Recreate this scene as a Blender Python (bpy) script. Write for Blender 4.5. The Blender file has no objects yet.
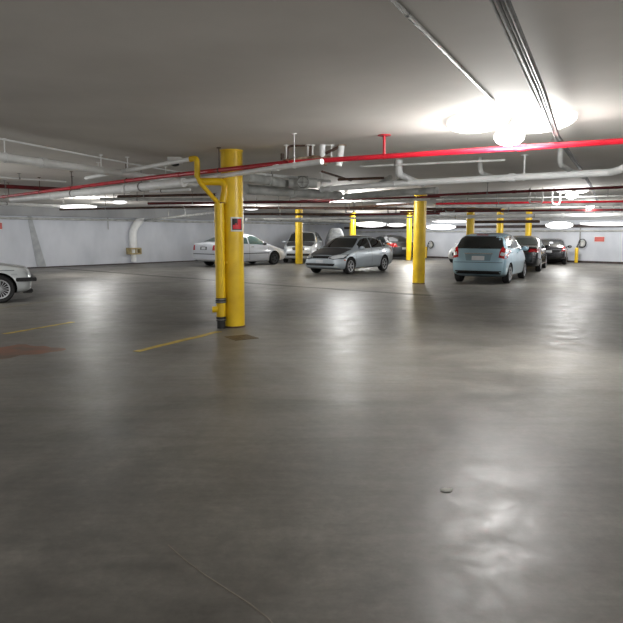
import bpy, bmesh, math, random
from mathutils import Vector, Matrix
from mathutils.bvhtree import BVHTree
from mathutils.geometry import delaunay_2d_cdt
random.seed(7)
col = bpy.context.scene.collection
PI = math.pi
# ------------------------------------------------------------------ camera model
F, HZ, CH, CX = 610.0, 234.0, 1.5, 311.5
PITCH = math.atan((CX - HZ) / F)
CEIL = 2.81
def at(px, py, z=0.0):
    x = (px - CX) / F; y = (CX - py) / F
    c, s = math.cos(PITCH), math.sin(PITCH)
    d = Vector((x, c + y * s, -s + y * c))
    t = (z - CH) / d.z
    return Vector((d.x * t, d.y * t, z))

# ------------------------------------------------------------------ materials
def new_mat(name):
    m = bpy.data.materials.new(name); m.use_nodes = True
    nt = m.node_tree
    return m, nt, nt.nodes['Principled BSDF']
def lin(c):
    return tuple(((v / 255) / 12.92 if v / 255 <= .04045 else ((v / 255 + .055) / 1.055) ** 2.4) for v in c)
def noise_mat(name, c1, c2, scale=6, rough=.6, metal=0, coat=0, bump=0, detail=5, lo=.35, hi=.65, spec=.5):
    m, nt, b = new_mat(name)
    tc = nt.nodes.new('ShaderNodeTexCoord')
    n = nt.nodes.new('ShaderNodeTexNoise'); n.inputs['Scale'].default_value = scale; n.inputs['Detail'].default_value = detail
    nt.links.new(tc.outputs['Object'], n.inputs['Vector'])
    r = nt.nodes.new('ShaderNodeValToRGB')
    r.color_ramp.elements[0].position = lo; r.color_ramp.elements[1].position = hi
    r.color_ramp.elements[0].color = (*lin(c1), 1); r.color_ramp.elements[1].color = (*lin(c2), 1)
    nt.links.new(n.outputs['Fac'], r.inputs['Fac']); nt.links.new(r.outputs['Color'], b.inputs['Base Color'])
    b.inputs['Roughness'].default_value = rough; b.inputs['Metallic'].default_value = metal
    b.inputs['Coat Weight'].default_value = coat; b.inputs['Coat Roughness'].default_value = .06
    b.inputs['Specular IOR Level'].default_value = spec
    if bump:
        bp = nt.nodes.new('ShaderNodeBump'); bp.inputs['Strength'].default_value = bump
        nt.links.new(n.outputs['Fac'], bp.inputs['Height']); nt.links.new(bp.outputs['Normal'], b.inputs['Normal'])
    return m
def flat(name, c, rough=.5, metal=0, coat=0):
    d = tuple(max(0, v - 8) for v in c)
    return noise_mat(name, d, c, 9, rough, metal, coat)
def emit(name, c, s):
    m, nt, b = new_mat(name)
    b.inputs['Emission Color'].default_value = (*c, 1); b.inputs['Emission Strength'].default_value = s
    b.inputs['Base Color'].default_value = (.9, .9, .9, 1)
    return m

M = {}
M['yellow'] = noise_mat('yellow_paint', (206, 166, 14), (234, 198, 30), 3, .38, lo=.3, hi=.7)
M['yellow_old'] = noise_mat('worn_yellow_paint', (150, 128, 58), (206, 176, 60), 7, .5, lo=.3, hi=.6)
M['red'] = noise_mat('red_pipe_paint', (160, 16, 34), (196, 24, 44), 5, .35)
M['darkred'] = noise_mat('dark_red_pipe_paint', (84, 20, 26), (112, 28, 34), 5, .4)
M['white_pipe'] = noise_mat('white_pipe_paint', (228, 230, 230), (242, 244, 244), 4, .4)
M['grey_pipe'] = noise_mat('grey_insulation', (160, 162, 160), (196, 198, 196), 4, .6)
M['steel'] = noise_mat('galvanised_steel', (120, 120, 118), (156, 156, 152), 10, .35, .6)
M['conduit'] = noise_mat('dull_conduit', (84, 84, 84), (112, 112, 110), 10, .5, .2)
M['brown'] = noise_mat('brown_iron', (54, 38, 32), (92, 66, 52), 9, .6)
M['rusty'] = noise_mat('rusty_pipe', (120, 92, 66), (196, 180, 158), 10, .6)
M['dark'] = noise_mat('dark_band', (48, 40, 40), (74, 60, 60), 5, .6)
M['black'] = flat('black_plastic', (24, 24, 26), .4)
M['tyre'] = flat('tyre_rubber', (26, 26, 27), .75)
M['arch'] = flat('wheel_well_dark', (14, 14, 15), .9)
M['rim'] = flat('alloy_rim', (188, 190, 194), .3, .6)
M['rim_dark'] = flat('dark_wheel_cover', (64, 66, 70), .4, .4)
M['glass'] = flat('tinted_car_glass', (20, 26, 28), .06, 0, 1)
M['glass_g'] = flat('green_car_glass', (62, 84, 82), .06, 0, 1)
M['lamp_clear'] = flat('clear_lens', (214, 220, 224), .1, .2, 1)
M['lamp_red'] = flat('red_lens', (170, 16, 24), .2, 0, 1)
M['lamp_amber'] = flat('amber_lens', (200, 96, 30), .2, 0, 1)
M['plate'] = flat('licence_plate_white', (200, 204, 208), .4)
M['chrome'] = flat('chrome', (220, 222, 224), .15, .9)
M['sign_white'] = flat('sign_white', (222, 222, 216), .5)
M['sign_black'] = flat('sign_black', (24, 20, 22), .5)
M['sign_red'] = flat('sign_red', (204, 22, 40), .5)
M['sign_red_faded'] = flat('faded_sign_red', (196, 92, 84), .5)
M['beige'] = noise_mat('beige_bracket', (150, 136, 96), (184, 168, 124), 8, .6)
M['tarp'] = noise_mat('white_cloth', (140, 145, 150), (180, 184, 188), 5, .8, bump=.2)
M['bulb'] = emit('lamp_glow', (1.0, .99, .97), 9)
M['wing'] = emit('lit_ceiling_glow', (1.0, .99, .97), 5.0)
M['farglow'] = emit('far_diffuser_and_ceiling_glow', (1.0, 1.0, 1.0), 2.2)
M['tube'] = emit('tube_glow', (1, 1, 1), 1.3)

def paint(name, c, metal=.35, rough=.32):
    return noise_mat(name, tuple(max(0, v - 5) for v in c), c, 2, rough, metal, 1.0)

def wall_mat(name, c1, c2):
    m, nt, b = new_mat(name)
    tc = nt.nodes.new('ShaderNodeTexCoord')
    n = nt.nodes.new('ShaderNodeTexNoise'); n.inputs['Scale'].default_value = .9; n.inputs['Detail'].default_value = 6
    mp = nt.nodes.new('ShaderNodeMapping'); mp.inputs['Scale'].default_value = (1, 1, .5)
    nt.links.new(tc.outputs['Object'], mp.inputs['Vector']); nt.links.new(mp.outputs['Vector'], n.inputs['Vector'])
    r = nt.nodes.new('ShaderNodeValToRGB'); r.color_ramp.elements[0].position = .3; r.color_ramp.elements[1].position = .6
    r.color_ramp.elements[0].color = (*lin(c1), 1); r.color_ramp.elements[1].color = (*lin(c2), 1)
    nt.links.new(n.outputs['Fac'], r.inputs['Fac']); nt.links.new(r.outputs['Color'], b.inputs['Base Color'])
    b.inputs['Roughness'].default_value = .55
    return m
M['wall'] = wall_mat('white_painted_block', (184, 189, 198), (204, 208, 216))
M['beam'] = wall_mat('grey_beam', (128, 130, 132), (148, 150, 152))
M['ceiling'] = noise_mat('painted_concrete_ceiling', (196, 192, 186), (212, 208, 202), .8, .8, bump=.05, detail=8, lo=.3, hi=.7)

def floor_mat():
    m, nt, b = new_mat('sealed_concrete')
    L = nt.links.new; N = nt.nodes.new
    tc = N('ShaderNodeTexCoord')
    def noise(sc, det, rough=.6, dist=0, vec=None):
        n = N('ShaderNodeTexNoise'); n.inputs['Scale'].default_value = sc; n.inputs['Detail'].default_value = det
        n.inputs['Roughness'].default_value = rough; n.inputs['Distortion'].default_value = dist
        L(vec or tc.outputs['Object'], n.inputs['Vector']); return n
    def ramp(fac, p0, c0, p1, c1):
        r = N('ShaderNodeValToRGB'); r.color_ramp.elements[0].position = p0; r.color_ramp.elements[1].position = p1
        r.color_ramp.elements[0].color = c0; r.color_ramp.elements[1].color = c1
        L(fac, r.inputs['Fac']); return r
    n1 = noise(.45, 7, .6, .6)
    base = ramp(n1.outputs['Fac'], .32, (*lin((90, 88, 83)), 1), .68, (*lin((138, 135, 128)), 1))
    n2 = noise(3.2, 9, .7, .3)
    sp = ramp(n2.outputs['Fac'], .35, (.72, .72, .72, 1), .7, (1.12, 1.12, 1.12, 1))
    mx = N('ShaderNodeMixRGB'); mx.blend_type = 'MULTIPLY'; mx.inputs['Fac'].default_value = 1
    L(base.outputs['Color'], mx.inputs['Color1']); L(sp.outputs['Color'], mx.inputs['Color2'])
    # scattered scuffs
    mp = N('ShaderNodeMapping'); mp.inputs['Scale'].default_value = (.5, 3.5, 1); mp.inputs['Rotation'].default_value = (0, 0, math.radians(-28))
    L(tc.outputs['Object'], mp.inputs['Vector'])
    n3 = noise(1.4, 6, .65, .8, mp.outputs['Vector'])
    sc = ramp(n3.outputs['Fac'], .35, (.84, .84, .84, 1), .6, (1.04, 1.04, 1.04, 1))
    n5 = noise(16, 6, .75, .2)
    fi = ramp(n5.outputs['Fac'], .3, (.84, .84, .84, 1), .7, (1.12, 1.12, 1.12, 1))
    mx3 = N('ShaderNodeMixRGB'); mx3.blend_type = 'MULTIPLY'; mx3.inputs['Fac'].default_value = 1
    L(mx.outputs['Color'], mx3.inputs['Color1']); L(fi.outputs['Color'], mx3.inputs['Color2'])
    mx2 = N('ShaderNodeMixRGB'); mx2.blend_type = 'MULTIPLY'; mx2.inputs['Fac'].default_value = 1
    L(mx3.outputs['Color'], mx2.inputs['Color1']); L(sc.outputs['Color'], mx2.inputs['Color2'])
    L(mx2.outputs['Color'], b.inputs['Base Color'])
    rr = ramp(n2.outputs['Fac'], .3, (.34, .34, .34, 1), .7, (.56, .56, .56, 1))
    L(rr.outputs['Color'], b.inputs['Roughness'])
    b.inputs['Specular IOR Level'].default_value = .42
    bp = N('ShaderNodeBump'); bp.inputs['Strength'].default_value = .13; bp.inputs['Distance'].default_value = .03
    nb = noise(1.7, 6, .6, .4)
    L(nb.outputs['Fac'], bp.inputs['Height']); L(bp.outputs['Normal'], b.inputs['Normal'])
    return m
M['floor'] = floor_mat()

# ------------------------------------------------------------------ object helpers
def link(name, bm, mats, parent=None, smooth=True, loc=None):
    me = bpy.data.meshes.new(name)
    bmesh.ops.recalc_face_normals(bm, faces=bm.faces)
    bm.to_mesh(me); bm.free()
    if not isinstance(mats, (list, tuple)): mats = [mats]
    for m in mats: me.materials.append(m)
    if smooth:
        me.polygons.foreach_set('use_smooth', [True] * len(me.polygons))
        try: me.set_sharp_from_angle(angle=math.radians(38))
        except Exception: pass
    o = bpy.data.objects.new(name, me); col.objects.link(o)
    if parent: o.parent = parent
    if loc is not None: o.location = loc
    return o
def tag(o, label, cat, group=None, kind=None):
    o['label'] = label; o['category'] = cat
    if group: o['group'] = group
    if kind: o['kind'] = kind
    return o
def empty(name, loc=(0, 0, 0), rz=0):
    o = bpy.data.objects.new(name, None); o.empty_display_size = .1
    col.objects.link(o); o.location = loc; o.rotation_euler = (0, 0, rz); return o
def struct(o):
    o['kind'] = 'structure'; return o
def box(bm, c, s, rot=None, mi=0):
    r = bmesh.ops.create_cube(bm, size=1)
    mt = Matrix.Translation(Vector(c)) @ (rot.to_4x4() if rot else Matrix.Identity(4)) @ Matrix.Diagonal((s[0], s[1], s[2], 1))
    bmesh.ops.transform(bm, matrix=mt, verts=r['verts'])
    for v in r['verts']:
        for f in v.link_faces: f.material_index = mi
    return r['verts']
def tube(bm, pts, r, n=12, caps=True, bend=0.0):
    pts = [Vector(p) for p in pts]
    if bend:
        q = [pts[0]]
        for i in range(1, len(pts) - 1):
            a, b, c = pts[i - 1], pts[i], pts[i + 1]
            da, dc = (a - b), (c - b)
            k = min(bend, da.length * .45, dc.length * .45)
            p0, p2 = b + da.normalized() * k, b + dc.normalized() * k
            for j in range(6):
                t = j / 5; q.append(p0 * (1 - t) ** 2 + b * 2 * t * (1 - t) + p2 * t * t)
        q.append(pts[-1]); pts = q
    rings = []; ref = None
    for i, p in enumerate(pts):
        if i == 0: d = pts[1] - p
        elif i == len(pts) - 1: d = p - pts[i - 1]
        else: d = (pts[i + 1] - p).normalized() + (p - pts[i - 1]).normalized()
        d.normalize()
        if ref is None: ref = Vector((0, 0, 1)) if abs(d.z) < .9 else Vector((1, 0, 0))
        a = d.cross(ref).normalized(); b = a.cross(d).normalized(); ref = b
        rings.append([bm.verts.new(p + (a * math.cos(2 * PI * k / n) + b * math.sin(2 * PI * k / n)) * r) for k in range(n)])
    for i in range(len(rings) - 1):
        for k in range(n):
            bm.faces.new((rings[i][k], rings[i][(k + 1) % n], rings[i + 1][(k + 1) % n], rings[i + 1][k]))
    if caps: bm.faces.new(rings[0][::-1]); bm.faces.new(rings[-1])
def lathe(bm, prof, n=28, axis='z', o=(0, 0, 0), mi=0, cap=True):
    o = Vector(o); rings = []
    for r, h in prof:
        ring = []
        for k in range(n):
            a = 2 * PI * k / n; x, y = r * math.cos(a), r * math.sin(a)
            ring.append(bm.verts.new(o + (Vector((x, y, h)) if axis == 'z' else Vector((x, h, y)))))
        rings.append(ring)
    for i in range(len(rings) - 1):
        for k in range(n):
            f = bm.faces.new((rings[i][k], rings[i][(k + 1) % n], rings[i + 1][(k + 1) % n], rings[i + 1][k])); f.material_index = mi
    for ring in (rings[0], rings[-1]) if cap else ():
        try: bm.faces.new(ring).material_index = mi
        except Exception: pass

# ------------------------------------------------------------------ room shell
wl1, wl2 = at(31, 268.3), at(215, 260.3)
wf1, wf2 = at(430, 257.8), at(600, 263.2)
def isect(a, b, c, d):
    r, s = b - a, d - c; k = r.x * s.y - r.y * s.x
    t = ((c - a).x * s.y - (c - a).y * s.x) / k
    return a + r * t
K = isect(wl1, wl2, wf1, wf2)
dl = (wl1 - wl2).normalized(); dr = (wf2 - wf1).normalized()
Lp = K + dl * 46; Rp = K + dr * 36
SW, SE = Vector((Lp.x, -9, 0)), Vector((Rp.x, -9, 0))
poly = [K, Rp, SE, SW, Lp]
def slab(name, z0, z1, mat):
    bm = bmesh.new()
    a = [bm.verts.new((p.x, p.y, z0)) for p in poly]; b = [bm.verts.new((p.x, p.y, z1)) for p in poly]
    bm.faces.new(a); bm.faces.new(b)
    for i in range(5): bm.faces.new((a[i], a[(i + 1) % 5], b[(i + 1) % 5], b[i]))
    return struct(link(name, bm, mat, smooth=False))
slab('floor', -.2, 0, M['floor'])
slab('ceiling', CEIL, CEIL + .2, M['ceiling'])
def wall(name, a, b, mat, t=.2):
    d = (b - a).normalized(); n = Vector((d.y, -d.x, 0))
    if (Vector((0, 5, 0)) - a).dot(n) > 0: n = -n      # n points out of the room
    bm = bmesh.new()
    c = (a + b) / 2 + n * t / 2
    box(bm, (c.x, c.y, CEIL / 2), ((b - a).length + .1, t, CEIL), Matrix.Rotation(math.atan2(d.y, d.x), 3, 'Z'))
    return struct(link(name, bm, mat, smooth=False))
wall('wall_left', K, Lp, M['wall']); wall('wall_far', K, Rp, M['wall'])
wall('wall_east', Rp, SE, M['wall']); wall('wall_rear', SE, SW, M['wall']); wall('wall_west', SW, Lp, M['wall'])
nl = Vector((-dl.y, dl.x, 0));  nl = nl if (Vector((0, 5, 0)) - K).dot(nl) > 0 else -nl   # into the room
nf = Vector((-dr.y, dr.x, 0));  nf = nf if (Vector((0, 5, 0)) - K).dot(nf) > 0 else -nf
def along(name, o, d, n, s0, s1, dist, w, z0, z1, mat):
    bm = bmesh.new(); c = o + d * (s0 + s1) / 2 + n * (dist + w / 2)
    box(bm, (c.x, c.y, (z0 + z1) / 2), (s1 - s0, w, z1 - z0), Matrix.Rotation(math.atan2(d.y, d.x), 3, 'Z'))
    return link(name, bm, mat, smooth=False)
struct(along('trim_1', K, dl, nl, .45, 45.5, 0.0, .40, 2.28, CEIL, M['beam']))
struct(along('trim_2', K, dr, nf, .45, 35.5, 0.0, .40, 2.22, CEIL, M['beam']))
struct(along('baseboard_far', K, dr, nf, .05, 35.5, 0.0, .05, 0, .10, M['dark']))
struct(along('baseboard_left', K, dl, nl, .05, 45.5, 0.0, .02, 0, .05, M['dark']))

# faint diagonal grey band on the left wall
def on_left(px, z):      # point of the left wall seen at column px
    q = at(px, 300); ray = Vector((q.x, q.y, 0)); p = isect(Vector((0, 0, 0)), ray, K, Lp)
    return Vector((p.x, p.y, z)) + nl * .012
def on_far(px, z, off=.012):
    q = at(px, 300); ray = Vector((q.x, q.y, 0)); p = isect(Vector((0, 0, 0)), ray, K, Rp)
    return Vector((p.x, p.y, z)) + nf * off
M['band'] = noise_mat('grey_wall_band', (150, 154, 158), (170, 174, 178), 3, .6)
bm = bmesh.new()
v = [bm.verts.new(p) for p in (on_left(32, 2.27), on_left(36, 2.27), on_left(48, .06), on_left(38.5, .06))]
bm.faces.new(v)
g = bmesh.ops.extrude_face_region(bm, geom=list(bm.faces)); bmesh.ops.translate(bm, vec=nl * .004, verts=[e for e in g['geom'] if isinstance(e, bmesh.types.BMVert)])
tag(link('wall_stripe', bm, M['band'], smooth=False), 'faint grey diagonal stripe on the white left wall', 'wall marking')

# ------------------------------------------------------------------ floor markings
def strip(name, pts, w, mat, z=.003, th=.003, jitter=0):
    bm = bmesh.new(); P = [Vector((p.x, p.y, 0)) for p in pts]
    lo, up = [], []
    for i, p in enumerate(P):
        d = (P[min(i + 1, len(P) - 1)] - P[max(i - 1, 0)]).normalized(); n = Vector((-d.y, d.x, 0)) * w / 2
        for s in (-1, 1):
            q = p + n * s * (1 + random.uniform(-jitter, jitter))
            lo.append(bm.verts.new((q.x, q.y, z - th))); up.append(bm.verts.new((q.x, q.y, z)))
    for i in range(len(P) - 1):
        a = 2 * i
        bm.faces.new((up[a], up[a + 1], up[a + 3], up[a + 2])); bm.faces.new((lo[a], lo[a + 2], lo[a + 3], lo[a + 1]))
        bm.faces.new((lo[a], up[a], up[a + 2], lo[a + 2])); bm.faces.new((lo[a + 1], lo[a + 3], up[a + 3], up[a + 1]))
    bm.faces.new((lo[0], lo[1], up[1], up[0])); bm.faces.new((lo[-2], up[-2], up[-1], lo[-1]))
    return link(name, bm, mat, smooth=False)
def lerp_pts(a, b, n, wob=0):
    return [a.lerp(b, i / n) + Vector((random.uniform(-wob, wob), random.uniform(-wob, wob), 0)) for i in range(n + 1)]
tag(strip('parking_line', lerp_pts(at(136, 351.5), at(219, 331.5), 14, .004), .11, M['yellow_old'], jitter=.2),
    'worn yellow parking line running up to the foot of the nearest column', 'parking line')
tag(strip('parking_line', lerp_pts(at(4, 334), at(73, 322), 14, .004), .085, M['yellow_old'], jitter=.2),
    'worn yellow parking line on open floor in front of the white car at left', 'parking line')
M['faint'] = noise_mat('faint_line', (112, 108, 92), (136, 130, 108), 5, .45)
tag(strip('parking_line', lerp_pts(at(-8, 309.5), at(52, 300.5), 10, .004), .07, M['faint'], jitter=.2),
    'very faint parking line below the front wheel of the white car at left', 'parking line')
M['joint'] = noise_mat('dark_joint', (44, 42, 40), (66, 63, 60), 6, .5)
tag(strip('floor_joint', lerp_pts(at(58, 268.2), at(282, 285.5), 14, .01) + lerp_pts(at(292, 286.2), at(432, 295.5), 12, .01), .24, M['joint'], jitter=.25),
    'long dark joint crossing the concrete floor between the cars and the nearest column', 'floor joint')
M['crack'] = noise_mat('pale_crack', (118, 112, 102), (138, 132, 122), 9, .5)
tag(strip('floor_crack', [at(168, 545), at(185, 560), at(205, 575), at(228, 590), at(250, 604), at(268, 618), at(280, 632)], .006, M['crack'], z=.002, jitter=.4),
    'thin pale crack wandering across the concrete floor at the lower left', 'crack')
# rust stain: an irregular film on the concrete
M['rust'] = noise_mat('rust_stain', (96, 74, 58), (140, 80, 48), 2.5, .45, lo=.35, hi=.6)
bm = bmesh.new(); c = at(26, 351)
vs = []
for k in range(36):
    a = 2 * PI * k / 36; r = 1 + .22 * math.sin(3 * a + 1) + .12 * math.sin(7 * a) + random.uniform(-.06, .06)
    vs.append(bm.verts.new((c.x - .05 + .42 * r * math.cos(a), c.y + .42 * r * math.sin(a), .002)))
bm.faces.new(vs)
tag(link('rust_stain', bm, M['rust'], smooth=False), 'rusty orange stain soaked into the concrete floor at left', 'stain')
M['paper'] = flat('pale_litter', (196, 196, 190), .7)
c = at(447, 491)
bm = bmesh.new()
vs = [bm.verts.new((c.x + dx, c.y + dy, dz)) for dx, dy, dz in ((-.04, 0, .012), (-.01, .02, .012), (.035, .01, .012), (.02, -.012, .012), (-.015, -.016, .012))]
bm.faces.new(vs)
g = bmesh.ops.extrude_face_region(bm, geom=list(bm.faces)); bmesh.ops.translate(bm, vec=(0, 0, -.011), verts=[e for e in g['geom'] if isinstance(e, bmesh.types.BMVert)])
tag(link('paper_scrap', bm, M['paper'], smooth=False), 'tiny pale scrap of litter lying alone on the open concrete floor', 'litter')
# floor drain beside the near column
dp = at(241.5, 337.6); t = empty('floor_drain', (dp.x, dp.y, 0), math.radians(32))
tag(t, 'square brown metal floor drain beside the nearest yellow column', 'drain')
M['drain'] = noise_mat('brown_drain_metal', (84, 70, 46), (112, 94, 62), 12, .5, .3)
bm = bmesh.new()
for sx, sy, w, h in ((-.17, 0, .03, .37), (.17, 0, .03, .37), (0, -.17, .37, .03), (0, .17, .37, .03)): box(bm, (sx, sy, .004), (w, h, .008))
link('frame', bm, M['drain'], t, False)
bm = bmesh.new(); box(bm, (0, 0, .001), (.31, .31, .002))
for k in range(9): box(bm, (-.14 + k * .035, 0, .004), (.018, .30, .005))
link('grate', bm, M['drain'], t, False)

# ------------------------------------------------------------------ columns
def column(px, py, r, label, bolts=False, z1=CEIL):
    p = at(px, py); t = empty('yellow_column', (p.x, p.y + r * .95, 0))
    tag(t, label, 'column')
    bm = bmesh.new(); lathe(bm, [(r, 0.0), (r, z1 - .0)], 40)
    link('shaft', bm, M['yellow'], t)
    bm = bmesh.new(); lathe(bm, [(r + .012, 0.0), (r + .012, .018), (r + .001, .026)], 40)
    link('base_ring', bm, M['brown'], t)
    bm = bmesh.new(); lathe(bm, [(r + .001, z1 - .035), (r + .01, z1 - .03), (r + .01, z1)], 40)
    link('top_ring', bm, M['yellow'], t)
    return t
colA = column(233, 328, .172, 'nearest and widest yellow steel column with the red and black sign')
colB = column(419.5, 284, .185, 'yellow column standing alone between the silver sedan and the light blue hatchback')
column(299, 264.2, .185, 'yellow column in front of the silver car parked behind the dark hooded sedan')
column(352.5, 258.6, .185, 'yellow column rising behind the roof of the silver sedan with dark hood')
column(409, 260.6, .15, 'slim yellow column just left of the lone one, beside a dark parked car')
column(470, 266.5, .185, 'yellow column above the left part of the light blue hatchback roof')
column(499.5, 262.5, .175, 'yellow column above the right part of the light blue hatchback roof')
column(528, 262, .165, 'yellow column above the roof of the black sedan')

# sign on the near column (curved plate hugging the shaft)
def curved(bm, r, a0, a1, z0, z1, th, n=10):
    for k in range(n):
        b0 = a0 + (a1 - a0) * k / n; b1 = a0 + (a1 - a0) * (k + 1) / n
        v = [bm.verts.new((rr * math.cos(a), rr * math.sin(a), z)) for rr, a, z in
             ((r + th, b0, z0), (r + th, b1, z0), (r + th, b1, z1), (r + th, b0, z1))]
        bm.faces.new(v)
        w = [bm.verts.new((rr * math.cos(a), rr * math.sin(a), z)) for rr, a, z in
             ((r, b0, z0), (r, b1, z0), (r, b1, z1), (r, b0, z1))]
        for i in range(4): bm.faces.new((v[i], v[(i + 1) % 4], w[(i + 1) % 4], w[i]))
cp = colA.location; t = empty('column_sign', (cp.x, cp.y, 0)); tag(t, 'small square black and red sign with white border on the nearest column', 'sign')
zz = lambda py: CH + (HZ - py) * (cp.y - .17) / F
a0, a1 = math.radians(-92), math.radians(-22)
bm = bmesh.new(); curved(bm, .175, a0, a1, zz(231.5), zz(217.3), .004); link('backing', bm, M['sign_white'], t, False)
A = lambda f: a0 + (a1 - a0) * f
bm = bmesh.new(); curved(bm, .1785, A(.10), A(.88), zz(230), zz(218.8), .003); link('panel', bm, M['sign_black'], t, False)
bm = bmesh.new(); curved(bm, .181, A(.15), A(.80), zz(229.2), zz(225), .0025); curved(bm, .181, A(.50), A(.80), zz(225), zz(219.4), .0025)
curved(bm, .181, A(.32), A(.42), zz(225), zz(223.5), .0025)
link('red_symbol', bm, M['sign_red'], t, False)

# yellow drain pipe running down the near column
pb = Vector((cp.x - .185, cp.y - .185, 0)); t = empty('column_drain_pipe', (pb.x, pb.y, 0))
tag(t, 'yellow painted drain pipe with black couplings running down beside the nearest column', 'pipe')
def zat(py, Y): return CH + (HZ - py) * Y / F
Yp = pb.y
def rel(px, py, dy=0):
    Y = Yp + dy; return Vector(((px - CX) / F * Y * 1.0 - pb.x, dy, zat(py, Y)))
bm = bmesh.new(); tube(bm, [(0, 0, .47), (0, 0, zat(203, Yp) - .02)], .078, 20); link('lower_run', bm, M['yellow'], t)
bm = bmesh.new(); tube(bm, [(-.0, 0, zat(204, Yp)), rel(216, 200), rel(202, 184), rel(199.5, 178)], .036, 12, bend=.05); link('diagonal_branch', bm, M['yellow'], t)
bm = bmesh.new(); tube(bm, [rel(199.5, 179), rel(199.5, 160.5), rel(193, 161.5, .05)], .045, 14, bend=.08); link('upper_elbow', bm, M['yellow'], t)
bm = bmesh.new(); tube(bm, [rel(202, 183, .06), rel(228, 183, .06), (.06, .03, zat(203, Yp))], .06, 14, bend=.14); link('cross_branch', bm, M['yellow'], t)
bm = bmesh.new(); tube(bm, [(0, 0, 0), (0, 0, .2)], .066, 20); tube(bm, [(0, 0, .12), (0, 0, .19)], .078, 20); link('black_boot', bm, M['black'], t)
bm = bmesh.new(); tube(bm, [(0, 0, .19), (0, 0, .42)], .074, 20); tube(bm, [(-.05, -.03, .31), (-.13, -.05, .31)], .05, 16); link('cleanout_tee', bm, M['yellow'], t)
bm = bmesh.new(); tube(bm, [(0, 0, .41), (0, 0, .49)], .084, 20); link('black_coupling', bm, M['black'], t)
for z in (.43, .47, .145):
    bm = bmesh.new(); tube(bm, [(0, 0, z - .006), (0, 0, z + .006)], .087 if z > .2 else .081, 20); link('clamp_band', bm, M['steel'], t)
for z in (1.05, 1.7):
    bm = bmesh.new(); tube(bm, [(0, 0, z - .02), (0, 0, z + .02)], .085, 20); box(bm, (.1, .1, z), (.12, .12, .03), Matrix.Rotation(PI / 4, 3, 'Z')); link('bracket', bm, M['yellow'], t)

# ------------------------------------------------------------------ pipes
def pipe(name, label, pts, r, mat, cat='pipe', hang=None, coup=None, bend=0, hmat=None, hr=.008, group=None, flat_end=True):
    pts = [Vector(p) for p in pts]
    bm = bmesh.new(); tube(bm, pts, r, 14 if r > .03 else 8, bend=bend)
    o = link(name, bm, mat); tag(o, label, cat, group)
    seg = [(pts[i], pts[i + 1]) for i in range(len(pts) - 1)]; tot = sum((b - a).length for a, b in seg)
    def at_s(s):
        for a, b in seg:
            l = (b - a).length
            if s <= l: return a.lerp(b, s / l), (b - a).normalized()
            s -= l
        return pts[-1], (pts[-1] - pts[-2]).normalized()
    if coup:
        s = coup * .6
        while s < tot - .2:
            p, d = at_s(s)
            if abs(d.z) < .5:
                bm = bmesh.new(); tube(bm, [p - d * .05, p + d * .05], r * 1.22, 14); link('coupling', bm, mat, o)
            s += coup
    if hang:
        for s in (hang if isinstance(hang, (list, tuple)) else [hang * (k + .5) for k in range(int(tot / hang))]):
            p, d = at_s(s)
            bm = bmesh.new()
            tube(bm, [p + Vector((0, 0, r)), Vector((p.x, p.y, CEIL))], hr, 6)
            tube(bm, [Vector((p.x, p.y, CEIL - .012)), Vector((p.x, p.y, CEIL - .001))], hr * 4.5, 10)
            tube(bm, [p - d * .015, p + d * .015], r * 1.15, 12)
            link('hanger', bm, hmat or M['steel'], o)
    return o
# nearest red sprinkler line
zR = 2.47
pr = [at(705, 135.4, 2.53), at(623, 141, 2.53), at(384, 156.5, 2.53), at(289, 162.6, 2.47)]
pipe('sprinkler_pipe', 'bright red sprinkler pipe crossing the whole ceiling in front of the lit lamp', pr, .034, M['red'], coup=3.1,
     hang=[(pr[1] - pr[0]).length + (pr[2] - pr[1]).length], hmat=M['red'], hr=.02)
pl = [at(287, 162.8, zR), at(150, 177.8, zR), at(0, 197.2, zR), at(-60, 205, zR)]
pipe('sprinkler_pipe', 'red sprinkler pipe passing the nearest column and receding to the left wall', pl, .034, M['red'], coup=4.2, hang=[(at(219, 170.2, zR) - pl[0]).length, 4.2, 6.6, 8.4, 10.5], hmat=M['brown'])
zW = 2.40
pipe('white_pipe', 'slender white pipe hugging the underside of the red pipe across the nearest column', [at(322, 161.5, zW), at(285, 166.5, zW), at(184, 181.5, zW)], .036, M['white_pipe'], coup=1.6, hang=[.55], hmat=M['white_pipe'])
pipe('white_pipe', 'thick white pipe under the red pipe, left of the nearest column', [at(184, 182.5, 2.41), at(110, 190, 2.42), at(12, 199.5, 2.42)], .08, M['white_pipe'], coup=3.5, hang=3)
pipe('white_pipe', 'white pipe entering the frame at upper left and sloping down to the nearest column', [at(-60, 149, 2.55), at(0, 157, 2.55), at(120, 173.2, 2.55), at(196, 184.5, 2.55)], .062, M['white_pipe'], coup=2.7, hang=1.9, hmat=M['white_pipe'])
pipe('ceiling_conduit', 'thin pale conduit fixed to the ceiling at far upper left', [at(-30, 133, CEIL - .02), at(140, 165.5, CEIL - .02), at(185, 173, CEIL - .02)], .014, M['white_pipe'], 'conduit')
pipe('white_pipe', 'short white pipe leading into the yellow elbow left of the nearest column', [at(86, 178, 2.56), at(125, 170.8, 2.58), Vector((pb.x, pb.y, 0)) + rel(196, 161, .05)], .034, M['white_pipe'], bend=.2, hang=1.1, hmat=M['white_pipe'])
# smoke detector style box on the ceiling beside the column
p = at(175, 157.5, CEIL); t = empty('ceiling_speaker', p); tag(t, 'small white fixture with a dark underside on the ceiling left of the nearest column', 'ceiling fixture')
bm = bmesh.new(); box(bm, (0, 0, -.05), (.22, .2, .10)); link('housing', bm, M['white_pipe'], t, False)
bm = bmesh.new(); lathe(bm, [(.07, -.10), (.07, -.13), (.03, -.15)], 20); link('dark_dome', bm, M['black'], t)
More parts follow.
